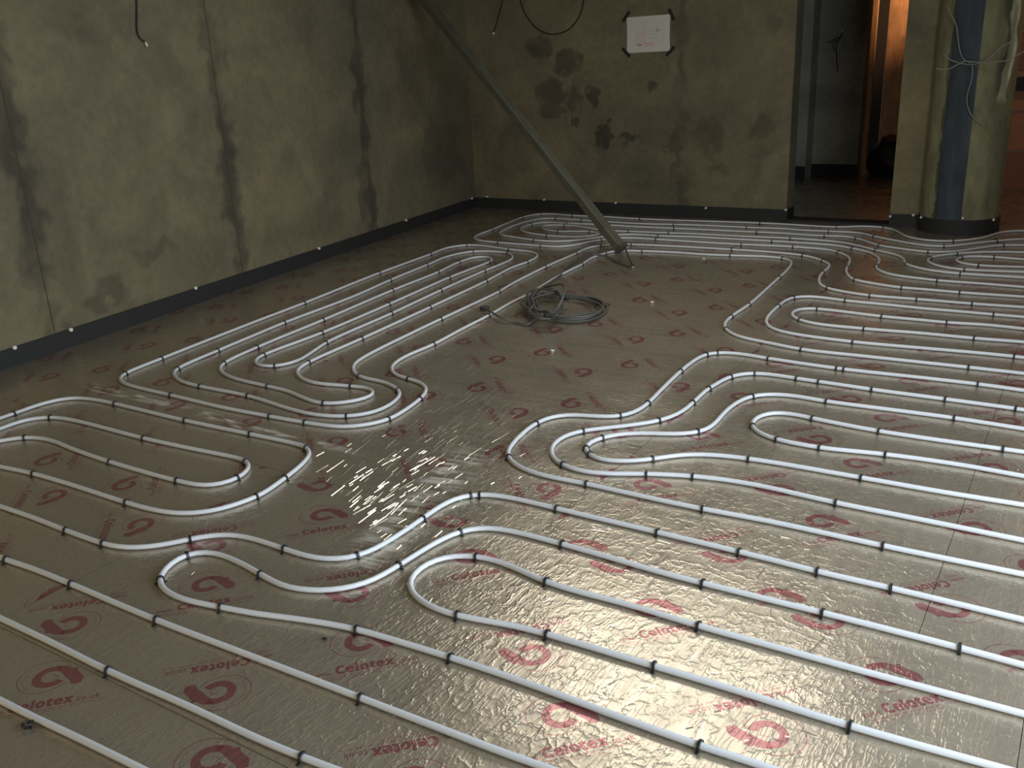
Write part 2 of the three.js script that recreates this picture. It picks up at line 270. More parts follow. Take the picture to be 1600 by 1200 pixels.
// warm-lit boards standing in the far passage
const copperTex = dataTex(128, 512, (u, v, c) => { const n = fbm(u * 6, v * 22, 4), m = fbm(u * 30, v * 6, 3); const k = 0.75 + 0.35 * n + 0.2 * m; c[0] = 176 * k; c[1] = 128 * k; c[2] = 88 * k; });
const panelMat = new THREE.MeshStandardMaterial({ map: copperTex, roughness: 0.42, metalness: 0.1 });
function uprightBoard(px0, px1, py, z, label) {
  const a = onZ(px0, py, z), b = onZ(px1, py, z); const g = new RoundedBoxGeometry(b.x - a.x, 2.5, 0.04, 1, 0.006); g.translate(0, 1.25, 0);
  const m = mesh('upright_board', g, panelMat); m.position.set((a.x + b.x) / 2, 0, z); m.rotation.x = 0; tag(m, label, 'board', 'boards in the far passage'); return m;
}
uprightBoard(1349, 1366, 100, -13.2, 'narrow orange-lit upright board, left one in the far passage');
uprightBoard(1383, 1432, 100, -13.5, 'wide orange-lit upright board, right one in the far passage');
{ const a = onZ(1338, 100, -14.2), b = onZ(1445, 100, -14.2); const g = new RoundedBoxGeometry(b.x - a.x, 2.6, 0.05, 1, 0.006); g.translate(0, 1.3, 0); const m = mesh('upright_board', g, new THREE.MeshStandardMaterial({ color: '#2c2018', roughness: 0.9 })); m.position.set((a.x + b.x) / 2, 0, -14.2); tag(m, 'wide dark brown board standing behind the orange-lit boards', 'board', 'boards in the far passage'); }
{
  // rubble sack, black
  const g = new THREE.SphereGeometry(0.5, 28, 20); const p = g.attributes.position;
  for (let i = 0; i < p.count; i++) { let x = p.getX(i), y = p.getY(i), z = p.getZ(i); const n = 0.8 + 0.45 * fbm(x * 5 + 9, y * 5 + z * 4, 3); x *= n; z *= n; y = Math.max(-0.32, y * n); p.setXYZ(i, x, y, z); }
  g.computeVertexNormals(); g.translate(0, 0.32, 0); g.scale(0.58, 0.60, 0.5);
  const q = new THREE.Vector3(-2.22, 0, -12.35); const t = thing('rubble_sack', 'black slumped rubble sack on the floor of the far passage', 'sack'); t.position.set(q.x, 0.002, q.z);
  mesh('bag', g, blackMat, t); const k = mesh('tie', new THREE.SphereGeometry(0.03, 10, 8), whiteMat, t); k.position.set(0.12, 0.37, 0.14); k.userData = { label: 'white tie' };
  // second lamp, right of the column
  const lq = new THREE.Vector3(0.85, 2.3, -10.3); const L2 = thing('site_lamp', 'warm bulb lamp hanging right of the column out of sight', 'lamp'); L2.position.copy(lq);
  const bm = new THREE.MeshStandardMaterial({ color: '#ffcf9a', emissive: '#ff9a4a', emissiveIntensity: 2 }); mesh('bulb', new THREE.SphereGeometry(0.05, 16, 12), bm, L2); mesh('cord', new THREE.CylinderGeometry(0.006, 0.006, 0.4, 6), blackMat, L2).position.y = 0.24;
  const p2 = new THREE.PointLight(new THREE.Color(1.0, 0.66, 0.40), 1.1); p2.castShadow = true; p2.position.copy(lq); scene.add(p2);
  // site lamp hidden behind the wall beside the column: warm light on the boards
  const lp = new THREE.Vector3(-1.2, 2.4, -12.75); const L = thing('site_lamp', 'warm site lamp hanging in the far passage out of sight', 'lamp'); L.position.copy(lp);
  const bulbM = new THREE.MeshStandardMaterial({ color: '#ffcf9a', emissive: '#ff9a4a', emissiveIntensity: 2 });
  mesh('bulb', new THREE.SphereGeometry(0.05, 16, 12), bulbM, L); const cord = mesh('cord', new THREE.CylinderGeometry(0.006, 0.006, 0.4, 6), blackMat, L); cord.position.y = 0.24;
  const pl = new THREE.SpotLight(new THREE.Color(1.0, 0.68, 0.40), 9, 0, 0.6, 1.0); pl.castShadow = true; pl.position.copy(lp).add(new THREE.Vector3(-0.06, 0, -0.03)); pl.target.position.set(-2.3, 2.25, -13.4); scene.add(pl, pl.target);
}

// ------------------------------------------------------------------ round column
{
  const CX = -1.0, CZ = -8.72, R = 0.308; const col = thing('round_column', 'round plastered column with a bare blue-grey strip and dark foam collar', 'column'); col.position.set(CX, 0, CZ);
  // angle 0 faces the camera; texture u runs round the column
  const face = Math.atan2(0 - CX, 0 - CZ);
  const tex = dataTex(1024, 768, (u, v, c) => {
    const a = (u - 0.5) * 2 * Math.PI, y = v * CEIL; const n = fbm(u * 26, y * 5, 5), m = fbm(u * 60, y * 14, 3); const k = 0.72 + 0.36 * n + 0.2 * m;
    c[0] = 112 * k; c[1] = 110 * k; c[2] = 82 * k;
    // pale scraped patch down the right-hand side
    const d = Math.abs(a - 0.86 - (fbm(y * 3, 4.4, 3) - 0.5) * 0.5 + Math.max(0, 1.35 - y) * 0.35) / (0.17 * (0.55 + 0.9 * fbm(y * 7, 1.1, 2)));
    const e = (1 - sstep(0.7, 1.05, d + (m - 0.5) * 0.5)) * sstep(1.02, 1.12, y);
    c[0] += e * 95; c[1] += e * 98; c[2] += e * 84;
    // darker mortar smears beside the bare strip
    const f = (1 - sstep(0.03, 0.12, Math.abs(a + 0.62 + (m - 0.5) * 0.2))) * 0.45 + (1 - sstep(0.1, 0.3, Math.abs(a - 0.75))) * 0.35 * sstep(0.4, 0.6, fbm(y * 4, u * 20, 3)) * sstep(0.9, 1.2, y); for (let i = 0; i < 3; i++) c[i] *= 1 - f;
  });
  const g = new THREE.CylinderGeometry(R, R, CEIL - 0.02, 64, 1, true, 0, Math.PI * 2); g.translate(0, CEIL / 2, 0);
  const body = mesh('plaster_shaft', g, new THREE.MeshStandardMaterial({ map: tex, roughness: 0.92, bumpMap: plasterBump, bumpScale: 0.004 }), col); body.rotation.y = face + Math.PI;
  const t0 = -0.62, t1 = 0.06; const s = new THREE.CylinderGeometry(R + 0.006, R + 0.006, CEIL - 0.02, 16, 1, true, t0, t1 - t0); s.translate(0, CEIL / 2, 0);
  const blueTex = dataTex(128, 512, (u, v, c) => { const n = fbm(u * 6, v * 18, 4), m = fbm(u * 3, v * 7, 3); const k = 0.6 + 0.5 * n + 0.3 * m; c[0] = 46 * k; c[1] = 54 * k; c[2] = 60 * k; });
  const sm = mesh('bare_strip', s, new THREE.MeshStandardMaterial({ map: blueTex, roughness: 0.8, side: THREE.DoubleSide }), col); sm.rotation.y = face; sm.userData = { label: 'bare blue-grey strip' };
  const k = new THREE.CylinderGeometry(R + 0.013, R + 0.013, 0.125, 64, 1, false); k.translate(0, 0.0625, 0); mesh('foam_collar', k, stripMat, col).userData = { label: 'dark foam collar' };
  for (const a of [0.1, 0.95, -1.1]) { const m = mesh('fixing_plug', plugGeo, whiteMat, col); m.position.set(Math.sin(face + a) * (R + 0.018), 0.118 + (a === 0.1 ? 0.03 : 0), Math.cos(face + a) * (R + 0.018)); m.rotation.set(Math.PI / 2, 0, 0); }
}

// ------------------------------------------------------------------ heating pipes
const PR = 0.0089, PY = PR + 0.002;
const P = {
  A: [[1600, 583.5], [1510, 573.5], [1355, 557], [1254, 546], [1200, 535.5], [1155, 526], [1137, 517], [1132, 507], [1142, 495], [1170, 476], [1200, 449.5], [1217, 434], [1230, 422], [1237, 411], [1235, 407], [1226, 404], [1200, 401], [1140, 399], [1100, 397.5], [1050, 394], [1006, 392.3], [980, 391.7], [962, 392], [945, 396], [925, 403], [910, 412.5], [875, 430], [850, 445], [827, 459], [800, 472], [765, 492], [720, 515], [675, 539], [637, 555], [618, 566], [611, 576], [617, 585], [635, 591], [655, 597], [666, 605], [666, 612], [657, 622.5], [635, 639], [605, 656], [575, 663], [537, 667], [480, 660.5], [419, 650], [350, 637], [270, 618], [210, 604], [190, 597], [187, 590], [195, 583.5], [255, 559], [400, 502], [475, 473.5], [590, 427.5], [672, 397.5], [700, 387], [732, 382.7], [762, 385], [795, 389.5], [830, 393.5], [840, 398.5], [837, 403], [825, 409], [800, 418], [760, 439], [672, 480], [565, 529], [482, 566], [465, 577], [467, 588], [490, 598], [547, 603], [574, 606], [585, 612], [580, 619], [550, 627], [505, 630.5], [475, 622], [450, 611], [419, 603.5], [385, 596], [355, 587], [343, 576], [350, 567], [403, 542], [507, 499], [612, 454], [685, 425], [716, 410], [745, 401.5], [762, 401.5], [769, 404.5], [765, 409], [737, 420], [701, 434], [606, 476], [500, 521], [410, 555], [399, 562], [400, 569], [425, 572.5], [462, 565], [492, 547], [512, 534], [612, 489.5], [691, 452.5], [755, 424], [785, 412], [798, 406], [801, 401.5], [794, 395.5], [770, 393], [737, 393], [700, 400.5], [667, 414], [611, 437], [550, 464], [442, 505], [400, 522.5], [342, 547], [275, 577], [271, 585], [284, 596], [315, 604], [390, 619], [450, 638], [487, 647], [537, 650.5], [580, 645], [607, 634], [622, 622], [626, 614], [620, 607], [600, 597], [562, 588.5], [552, 579], [553, 569], [570, 557], [650, 517], [691, 497.5], [750, 470], [780, 455.5], [800, 443.5], [852, 417], [899, 396.5], [920, 387], [935, 384], [962, 381.5], [989, 382], [1050, 384.5], [1145, 390], [1200, 393.5], [1255, 399], [1287, 408], [1296, 413], [1294, 419], [1285, 426], [1280, 435], [1282, 444], [1292, 450], [1320, 456], [1362, 462], [1440, 468], [1516, 474.3], [1600, 480]],
  F1: [[1600, 360.5], [1570, 362], [1555, 365.5], [1538, 371], [1515, 374.5], [1488, 376.5], [1465, 376.5], [1440, 374.3], [1415, 369], [1405, 363], [1395, 358.5], [1381, 355.5], [1350, 353.5], [1308, 354.8], [1260, 352.5], [1220, 350], [1160, 347.5], [1080, 345], [1000, 342], [950, 339], [890, 336.5], [868, 334.7], [845, 334.3], [832, 336], [817, 339.5], [768, 359], [745, 368], [741, 372], [746, 375.3], [780, 379], [847, 384.2], [870, 385.5], [885, 384.7], [900, 382.5], [920, 378], [939, 375], [952, 373], [975, 371.7], [1000, 372.5], [1026, 374], [1080, 377.5], [1160, 382], [1220, 384.5], [1260, 387], [1297, 390.5], [1311, 394.5], [1322, 399], [1328, 404], [1327, 411], [1323, 418], [1323, 426], [1328, 433], [1336, 437.5], [1360, 442], [1405, 449], [1440, 451.7], [1504, 457.2], [1600, 463.7]],
  F2: [[1600, 373.5], [1556, 376.5], [1525, 380], [1500, 383], [1474, 385], [1440, 382.7], [1400, 376], [1367, 369.5], [1340, 363.5], [1296, 361.5], [1260, 360], [1220, 357.2], [1160, 355], [1080, 351.5], [1000, 349.5], [960, 347.2], [924, 345.2], [908, 344], [868, 341.2], [855, 341], [840, 342.5], [820, 347], [797, 355], [782, 362.5], [780, 365], [786, 368], [800, 370], [834, 375], [860, 377], [890, 376.5], [920, 373], [946, 369.5], [971, 366.7], [1000, 366.5], [1028, 368.5], [1080, 370], [1160, 374.2], [1220, 377.5], [1260, 380], [1310, 384], [1331, 388], [1355, 393], [1368, 399], [1374, 405], [1373, 411], [1369, 416], [1371, 420.5], [1385, 427], [1405, 431], [1440, 435.3], [1466, 438.3], [1510, 441.5], [1545, 444], [1600, 448.5]],
  F3: [[1600, 383], [1572, 383], [1560, 383.5], [1530, 387.5], [1500, 392], [1480, 393.5], [1449, 393.3], [1400, 387.5], [1372, 383], [1340, 372.5], [1320, 369.5], [1285, 368.5], [1260, 367], [1220, 364.3], [1160, 361.7], [1080, 358], [1000, 354.7], [960, 352.3], [935, 351], [886, 349], [860, 347.5], [845, 348], [831, 350.5], [817, 355], [813, 358.5], [820, 362.5], [855, 368], [890, 370], [905, 370], [920, 369], [933, 367.2], [938, 365.5], [935, 364], [920, 361.8], [895, 361.5], [870, 361.4], [855, 359.5], [847, 357], [847, 353.8], [860, 351.6], [880, 351.9], [900, 353.2], [920, 356.5], [940, 359.2], [966, 361], [1000, 362.3], [1044, 364], [1080, 365.2], [1160, 369.2], [1220, 371.7], [1260, 374], [1310, 378], [1340, 383.5], [1367, 390.5], [1395, 396.5], [1409, 401.5], [1413, 407], [1416, 412.5], [1424, 415.5], [1440, 419.7], [1470, 424.5], [1502, 427.7], [1540, 430], [1600, 433.7]],
  R1: [[1600, 394.2], [1560, 393.5], [1520, 394.5], [1492, 396.5], [1470, 399], [1454, 402.5], [1449, 406.2], [1452, 410], [1465, 415], [1485, 419], [1505, 421], [1540, 423], [1600, 425.2]],
  R2: [[1600, 405.2], [1575, 403.2], [1551, 401.5], [1525, 400.5], [1504, 401.5], [1496, 404], [1493, 406.3], [1498, 409.7], [1510, 412.5], [1528, 414.5], [1560, 416.2], [1600, 417.3]],
  Q: [[1600, 495.3], [1554, 491.5], [1500, 486.7], [1440, 481.7], [1380, 475.5], [1322, 469.8], [1285, 464.8], [1262, 463], [1240, 464.7], [1225, 471], [1216, 478.5], [1205, 488.5], [1198, 497.5], [1198, 506], [1206, 513], [1230, 520], [1328, 533.5], [1450, 544.5], [1520, 550.5], [1580, 556.3], [1600, 558.7]],
  Qi: [[1600, 513.7], [1555, 508.7], [1520, 506], [1479, 504], [1440, 500], [1379, 494.5], [1310, 486], [1277, 482.5], [1255, 482], [1242, 485], [1237, 490.5], [1241, 496], [1252, 500.7], [1275, 506], [1355, 514], [1440, 520.6], [1519, 528.2], [1600, 534.3]],
  N: [[1600, 610], [1532, 600.5], [1440, 590], [1312, 576], [1200, 560], [1150, 552], [1116, 551], [1099, 555], [1082, 565], [1062, 581], [1040, 602], [1025, 617], [1012, 630], [995, 642], [967, 650.5], [925, 650], [895, 647.7], [862, 651], [835, 662.7], [812, 681], [800, 694], [793, 704], [793, 713], [800, 722], [815, 731.5], [850, 743], [915, 755.5], [1000, 774.5], [1095, 794.5], [1200, 814], [1372, 851], [1600, 897.5]],
  O: [[1600, 640.3], [1595, 639.5], [1481, 624], [1367, 609], [1282, 596.5], [1247, 591.5], [1200, 584.3], [1174, 583], [1155, 584.5], [1137, 590], [1117, 601], [1104, 609], [1083, 628.5], [1062, 645], [1030, 657], [975, 665.5], [907, 673.5], [882, 681], [866, 692], [860, 705], [865, 717], [878, 726], [905, 735.5], [950, 740], [1006, 740], [1085, 744], [1150, 752], [1200, 761.5], [1309, 786], [1425, 809], [1600, 844.5]],
  P: [[1600, 670], [1489, 652.7], [1285, 626], [1237, 617.7], [1200, 615.7], [1173, 619], [1151, 629], [1135, 641], [1117, 661], [1105, 670.5], [1087, 676], [1050, 678], [1000, 676.3], [962, 679], [939, 684], [920, 691], [913, 699], [916, 707], [925, 714], [950, 720], [987, 720], [1017, 717.5], [1050, 712], [1087, 709.5], [1137, 712.5], [1175, 717.5], [1200, 721], [1350, 747], [1475, 769], [1600, 789]],
  S: [[1600, 706], [1567, 701.5], [1369, 672.7], [1267, 653], [1225, 644.5], [1200, 645.5], [1185, 650], [1175, 658.5], [1174, 666], [1183, 675], [1212, 686], [1279, 699], [1382, 709.5], [1500, 726], [1600, 744]],
  T: [[1600, 968.7], [1397, 920], [1270, 891], [1200, 873], [1150, 861], [1025, 831], [925, 807.5], [870, 794.5], [800, 778], [757, 772], [732, 773], [708, 780], [687, 791], [664, 807], [637, 826], [612, 842], [587, 857], [553, 870.5], [512, 874], [480, 869], [445, 858], [400, 843], [362, 835], [332, 836], [304, 840.5], [262, 850], [212, 856], [180, 854], [160, 849], [105, 829.5], [50, 808], [0, 791]],
  U: [[0, 729], [50, 739.5], [107, 756], [200, 786], [237, 796], [275, 802], [312, 801], [350, 794], [382, 783], [402, 776], [442, 749], [470, 727], [482, 714], [486, 706], [480, 699], [450, 690.5], [400, 680], [292, 657.5], [181, 631], [150, 624.5], [112, 621.5], [75, 628], [22, 646], [0, 653.5]],
  V: [[0, 670], [37, 656.5], [77, 651.5], [112, 656], [222, 684], [300, 701], [360, 713], [384, 719], [391, 726], [387, 735], [372, 747], [350, 755], [322, 759], [277, 751], [170, 721], [112, 701], [75, 686.5], [35, 683], [0, 689]],
  W: [[0, 871], [9, 874.5], [50, 888], [112, 913], [245, 969], [400, 1028], [570, 1093], [690, 1139], [800, 1181], [850, 1198]],
  X: [[1600, 1039.5], [1510, 1015], [1284, 957], [1200, 936.5], [1090, 909], [1043, 897], [880, 850.5], [800, 830], [762, 824], [725, 828], [687, 844], [630, 879], [605, 894], [575, 910], [525, 921.5], [487, 922.5], [450, 918], [425, 908], [402, 894], [362, 873], [325, 861.5], [291, 865], [270, 877], [251, 896], [247, 910], [260, 925], [287, 937], [347, 949], [400, 959], [450, 965], [547, 981], [625, 1003], [700, 1026], [800, 1059], [875, 1086], [975, 1123], [1100, 1167], [1200, 1199]],
  Y: [[1600, 1115.5], [1350, 1049], [1200, 1007.5], [1096, 979], [987, 946], [860, 911.5], [800, 885], [762, 872], [737, 868], [700, 869], [672, 877], [652, 890], [640, 903], [638, 915], [643, 927], [660, 941], [687, 954], [717, 962.5], [800, 977], [852, 990], [1020, 1040], [1112, 1067], [1200, 1094.5], [1335, 1136], [1425, 1161.5], [1550, 1196]],
  Z: [[0, 965.5], [87, 1007], [172, 1049.5], [300, 1106], [400, 1153], [472, 1183], [520, 1201]],
  ZZ: [[0, 1094], [54, 1121], [120, 1152], [212, 1197]],
};
const LAB = {
  A: 'long white heating pipe snaking through the left block and turning back beside the cable coil',
  F1: 'outermost white heating pipe loop nearest the back wall, passing in front of the column',
  F2: 'second white heating pipe loop in from the back wall',
  F3: 'innermost white heating pipe loop by the back wall with a closed inner curl',
  R1: 'outer of two small white pipe hairpins in front of the column at right',
  R2: 'inner of two small white pipe hairpins in front of the column at right',
  Q: 'outer white pipe hairpin right of the cable coil, next inside the long snaking pipe',
  Qi: 'inner white pipe hairpin right of the cable coil',
  N: 'outermost white pipe of the nested bends at centre right, wrapping the board joint',
  O: 'second white pipe in from outside of the nested bends at centre right',
  P: 'third white pipe in from outside of the nested bends, with the tightest S bend',
  S: 'innermost plain white pipe hairpin inside the nested bends at right',
  T: 'white pipe crossing the whole foreground in a double wave',
  U: 'outer white pipe hairpin at the left edge, near the dust smear',
  V: 'inner white pipe hairpin at the left edge',
  W: 'straight white pipe running from the left edge below the big foreground hairpins',
  X: 'outer white foreground pipe hairpin with its bend at lower left',
  Y: 'inner white foreground pipe hairpin around printed lettering',
  Z: 'second straight white pipe from the lower left corner',
  ZZ: 'straight white pipe nearest the lower left corner, with a loose clip beside it',
};
// [short name, end from which its clips are counted]
const SHORT = { F1: ['outermost pipe by the back wall', 'upper right'], F2: ['second pipe by the back wall', 'upper right'], F3: ['innermost pipe by the back wall', 'upper right'], R1: ['outer small hairpin before the column', 'upper'], R2: ['inner small hairpin before the column', 'upper'], Q: ['outer hairpin right of the coil', 'upper'], Qi: ['inner hairpin right of the coil', 'upper'], N: ['outermost nested bend at centre right', 'upper'], O: ['second nested bend at centre right', 'upper'], P: ['third nested bend at centre right', 'upper'], S: ['innermost nested hairpin at right', 'upper'], T: ['double-wave pipe across the foreground', 'right'], U: ['outer hairpin at the left edge', 'lower'], V: ['inner hairpin at the left edge', 'upper'], W: ['straight pipe below the foreground hairpins', 'left'], X: ['outer foreground hairpin', 'upper right'], Y: ['inner foreground hairpin', 'upper right'], Z: ['second pipe from the lower left', 'left'], ZZ: ['pipe nearest the lower left corner', 'left'] };
// runs of the long snaking pipe: [pixel where the run ends, short name, end from which its clips are counted]
const RUNS = [[1134, 512, 'long pipe above the nested bends', 'right'], [1236, 408, 'short slanted run right of the coil', 'lower'], [950, 394, 'nearer far run behind the coil', 'right'], [614, 582, 'slanted run under the cable coil', 'upper'], [188, 592, 'outer bottom bend, left block', 'right'], [840, 398, 'slanted run nearest the left wall', 'lower'], [464, 582, 'sixth slanted run from left wall', 'upper'], [345, 580, 'inner bottom bend, left block', 'right'], [769, 404, 'third slanted run from left wall', 'lower'], [399, 566, 'fourth slanted run from left wall', 'upper'], [801, 401, 'fifth slanted run from left wall', 'lower'], [271, 582, 'second slanted run from left wall', 'upper'], [552, 582, 'middle bottom bend, left block', 'left'], [925, 386, 'seventh slanted run from left wall', 'lower'], [1296, 413, 'farther far run behind the coil', 'left'], [1600, 480, 'S bend above the right hairpins', 'left']];
const samples = [];
for (const k in P) {
  let pts = P[k].map(([x, y]) => onFloor(x, y, PY));
  // carry the run on beyond the frame
  const first = P[k][0], last = P[k][P[k].length - 1];
  const ext = (a, b, px) => { const d = a.clone().sub(b).normalize(); if (px[0] >= 1590 || (px[0] > 800 && px[1] > 1190)) { const n = Math.max(0.2, 1.15 - a.x); return [0.3, 0.7, 1].map((t) => new THREE.Vector3(a.x + n * t, PY, a.z + d.z / Math.max(0.3, d.x) * Math.min(0.25, n * t))); } const n = px[0] <= 0 ? 0.35 : 1.0; return [0.5, 1].map((t) => a.clone().addScaledVector(d, n * t)); };
  pts = [...ext(pts[0], pts[1], first).reverse(), ...pts, ...ext(pts[pts.length - 1], pts[pts.length - 2], last)];
  const curve = new THREE.CatmullRomCurve3(pts, false, 'centripetal'); curve.arcLengthDivisions = 4000; const len = curve.getLength(); const n = Math.max(20, Math.round(len / 0.035));
  let q = curve.getSpacedPoints(n); for (let it = 0; it < 3; it++) q = q.map((p, i) => i && i < n ? p.clone().multiplyScalar(0.5).addScaledVector(q[i - 1], 0.25).addScaledVector(q[i + 1], 0.25) : p);
  const c2 = new THREE.CatmullRomCurve3(q, false, 'centripetal');
  c2.getPointAt = c2.getPoint; c2.getTangentAt = c2.getTangent;
  const g = new THREE.TubeGeometry(c2, n, PR, 10, false);
  tag(mesh('heating_pipe', g, pipeMat), LAB[k], 'pipe', 'underfloor heating pipes');
  for (let i = 1; i < n; i++) samples.push([q[i].x, q[i].z, q[i + 1].x - q[i - 1].x, q[i + 1].z - q[i - 1].z, k, i]);
}
// staple clips, at the places where the photo shows them
const CL = [195, 584, 255, 559, 342, 547, 275, 577, 350, 567, 475, 474, 590, 427, 672, 397, 730, 383, 442, 505, 611, 437, 667, 414, 738, 393, 794, 395, 507, 499, 612, 454, 685, 425, 716, 410, 403, 542, 410, 555, 500, 521, 606, 476, 701, 434, 765, 409, 425, 573, 512, 535, 612, 490, 691, 453, 755, 424, 760, 439, 673, 480, 565, 529, 482, 565, 562, 588, 691, 498, 779, 456, 635, 591, 676, 539, 765, 492, 768, 359, 780, 379, 817, 339.5, 845, 334.3, 892, 336.7, 999, 342, 1185, 348.5, 831, 350.5, 868, 341, 908, 344, 886, 349, 881, 352, 1052, 350.5, 1053, 357, 1167, 355.2, 870, 361.4, 922, 361.8, 855, 368, 834, 375, 847, 384, 946, 369.5, 939, 375, 979, 361.7, 1044, 364, 1028, 368.5, 1026, 374, 1181, 362.5, 1159, 382, 988, 382, 1006, 392, 1146, 390, 1139, 399, 899, 396, 853, 417, 825, 409, 935, 384, 945, 396, 909, 413, 794, 389.5, 1142, 495, 1135, 515, 1170, 475, 1100, 554, 1116, 551, 1063, 581, 1137, 589, 1174, 583, 1309, 354.8, 1296, 361.5, 1285, 368.5, 1237, 372.7, 1208, 376.7, 1241, 386, 1255, 399, 1226, 404, 1218, 433, 1381, 355.7, 1367, 369.7, 1340, 372.5, 1372, 383, 1331, 388, 1367, 390.6, 1310, 394.5, 1287, 408, 1285, 425, 1292, 450, 1323, 418, 1336, 437, 1370, 415, 1416, 413, 1405, 449, 1465, 438, 1488, 376.5, 1474, 385, 1449, 393.3, 1555, 376.5, 1570, 383, 1492, 396.5, 1453, 403, 1498, 402, 1551, 401.5, 1528, 414.5, 1504, 421, 1502, 427.7, 1504, 457, 1362, 462, 1430, 467, 1516, 474, 1240, 464.5, 1218, 478, 1322, 469.7, 1555, 491.5, 1277, 482.7, 1379, 494.5, 1479, 504, 1252, 500.5, 1354, 514, 1519, 528, 1328, 533.5, 1581, 556, 1253, 545.7, 1509, 573.5, 1309, 575.7, 1314, 576.4, 1203, 560.7, 1247, 592, 1282, 596.5, 1598, 449, 23, 646, 77, 652, 181, 631, 35, 683, 291, 657, 388, 678, 222, 684, 170, 721, 277, 751, 372, 748, 386, 720, 50, 740, 199, 785, 105, 829, 158, 849, 304, 841, 290, 866, 9, 875, 399, 777, 270, 618, 314, 604, 390, 619, 419, 603, 547, 603, 505, 631, 419, 650, 480, 661, 537, 650, 605, 656, 621, 609, 657, 623, 481, 700, 441, 749, 445, 857, 553, 871, 665, 807, 629, 880, 724, 828, 732, 772, 757, 772, 738, 868, 405, 895, 795, 716, 836, 663, 966, 651, 1011, 630, 907, 673, 1030, 656, 1084, 628, 1104, 608, 1173, 619, 1088, 676, 939, 684, 914, 699, 921, 713, 880, 726, 1017, 718, 1006, 740, 1085, 744, 1175, 717, 1174, 665, 915, 755, 871, 795, 1025, 831, 1095, 794, 1150, 861, 880, 851, 1367, 609, 1481, 624, 1595, 639, 1532, 601, 1285, 627, 1489, 653, 1267, 653, 1369, 673, 1567, 701, 1212, 686, 1279, 699, 1382, 710, 1350, 748, 1309, 786, 1373, 852, 1269, 891, 112, 912, 246, 903, 244, 969, 347, 949, 173, 1050, 717, 962, 549, 982, 700, 1027, 569, 1093, 470, 1183, 860, 911, 1090, 909, 1096, 979, 852, 990, 1020, 1040, 1099, 1167, 1397, 920, 1284, 957, 1510, 1015, 1335, 1136];
function clipGeometry() {
  const ro = PR + 0.0042, ri = PR + 0.0008, cy = PY; const s = new THREE.Shape();
  s.moveTo(-ro, 0.001); s.lineTo(-ro, cy); s.absarc(0, cy, ro, Math.PI, 0, true); s.lineTo(ro, 0.001); s.lineTo(ro + 0.006, 0.001); s.lineTo(ro + 0.006, -0.001); s.lineTo(ri, -0.001); s.lineTo(ri, cy);
  s.absarc(0, cy, ri, 0, Math.PI, false); s.lineTo(-ri, -0.001); s.lineTo(-ro - 0.006, -0.001); s.lineTo(-ro - 0.006, 0.001); s.closePath();
  const g = new THREE.ExtrudeGeometry(s, { depth: 0.0065, bevelEnabled: true, bevelSize: 0.0006, bevelThickness: 0.0008, bevelSegments: 1, curveSegments: 8 }); g.translate(0, 0.001, -0.00325); return g;
}
const clipGeo = clipGeometry(); const clipRoot = new THREE.Mesh(clipGeo, clipMat); clipRoot.castShadow = clipRoot.receiveShadow = true;
const rc = rng(99);
const runEnd = RUNS.map((R) => { const p = onFloor(R[0], R[1], PY); let bi = 0, bd = 1e9; for (const s of samples) if (s[4] === 'A') { const d = Math.hypot(s[0] - p.x, s[1] - p.z); if (d < bd) { bd = d; bi = s[5]; } } return bi; });
const lists = {};
for (let i = 0; i < CL.length; i += 2) {
  const p = onFloor(CL[i], CL[i + 1], PY); let best = null, bd = 0.25;
  for (const s of samples) { const d = Math.hypot(s[0] - p.x, s[1] - p.z); if (d < bd) { bd = d; best = s; } }
  if (!best) continue;
  let key = best[4]; if (key === 'A') { let r = runEnd.findIndex((e) => best[5] <= e); if (r < 0) r = RUNS.length - 1; key = 'A' + String(r).padStart(2, '0'); }
  (lists[key] = lists[key] || []).push(best);
}
const ORD = ['first', 'second', 'third', 'fourth', 'fifth', 'sixth', 'seventh', 'eighth', 'ninth', 'tenth', 'eleventh', 'twelfth', 'thirteenth', 'fourteenth', 'fifteenth', 'sixteenth', 'seventeenth', 'eighteenth', 'nineteenth', 'twentieth'];
for (const key in lists) {
  const nm = key.length === 3 && key[0] === 'A' ? RUNS[+key.slice(1)].slice(2) : SHORT[key]; lists[key].sort((a, b) => a[5] - b[5]);
  lists[key].forEach((best, i) => {
    const m = clipRoot.clone(); m.name = numbered('pipe_clip'); m.position.set(best[0], 0, best[1]); m.rotation.y = Math.atan2(best[2], best[3]) + (rc() - 0.5) * 0.3; scene.add(m);
    tag(m, lists[key].length === 1 ? `only black clip on the ${nm[0]}` : `${ORD[i]} black clip on the ${nm[0]}, from its ${nm[1]} end`, 'clip', 'staple clips along the ' + nm[0].replace(',', ''));
  });
}
{ const p = onFloor(52, 1136); const m = mesh('pipe_clip', clipGeo, clipMat); m.position.set(p.x, 0.009, p.z); m.rotation.set(Math.PI / 2 - 0.15, 0, 0.6); tag(m, 'loose black staple clip lying beside the pipe nearest the lower left corner', 'clip'); }

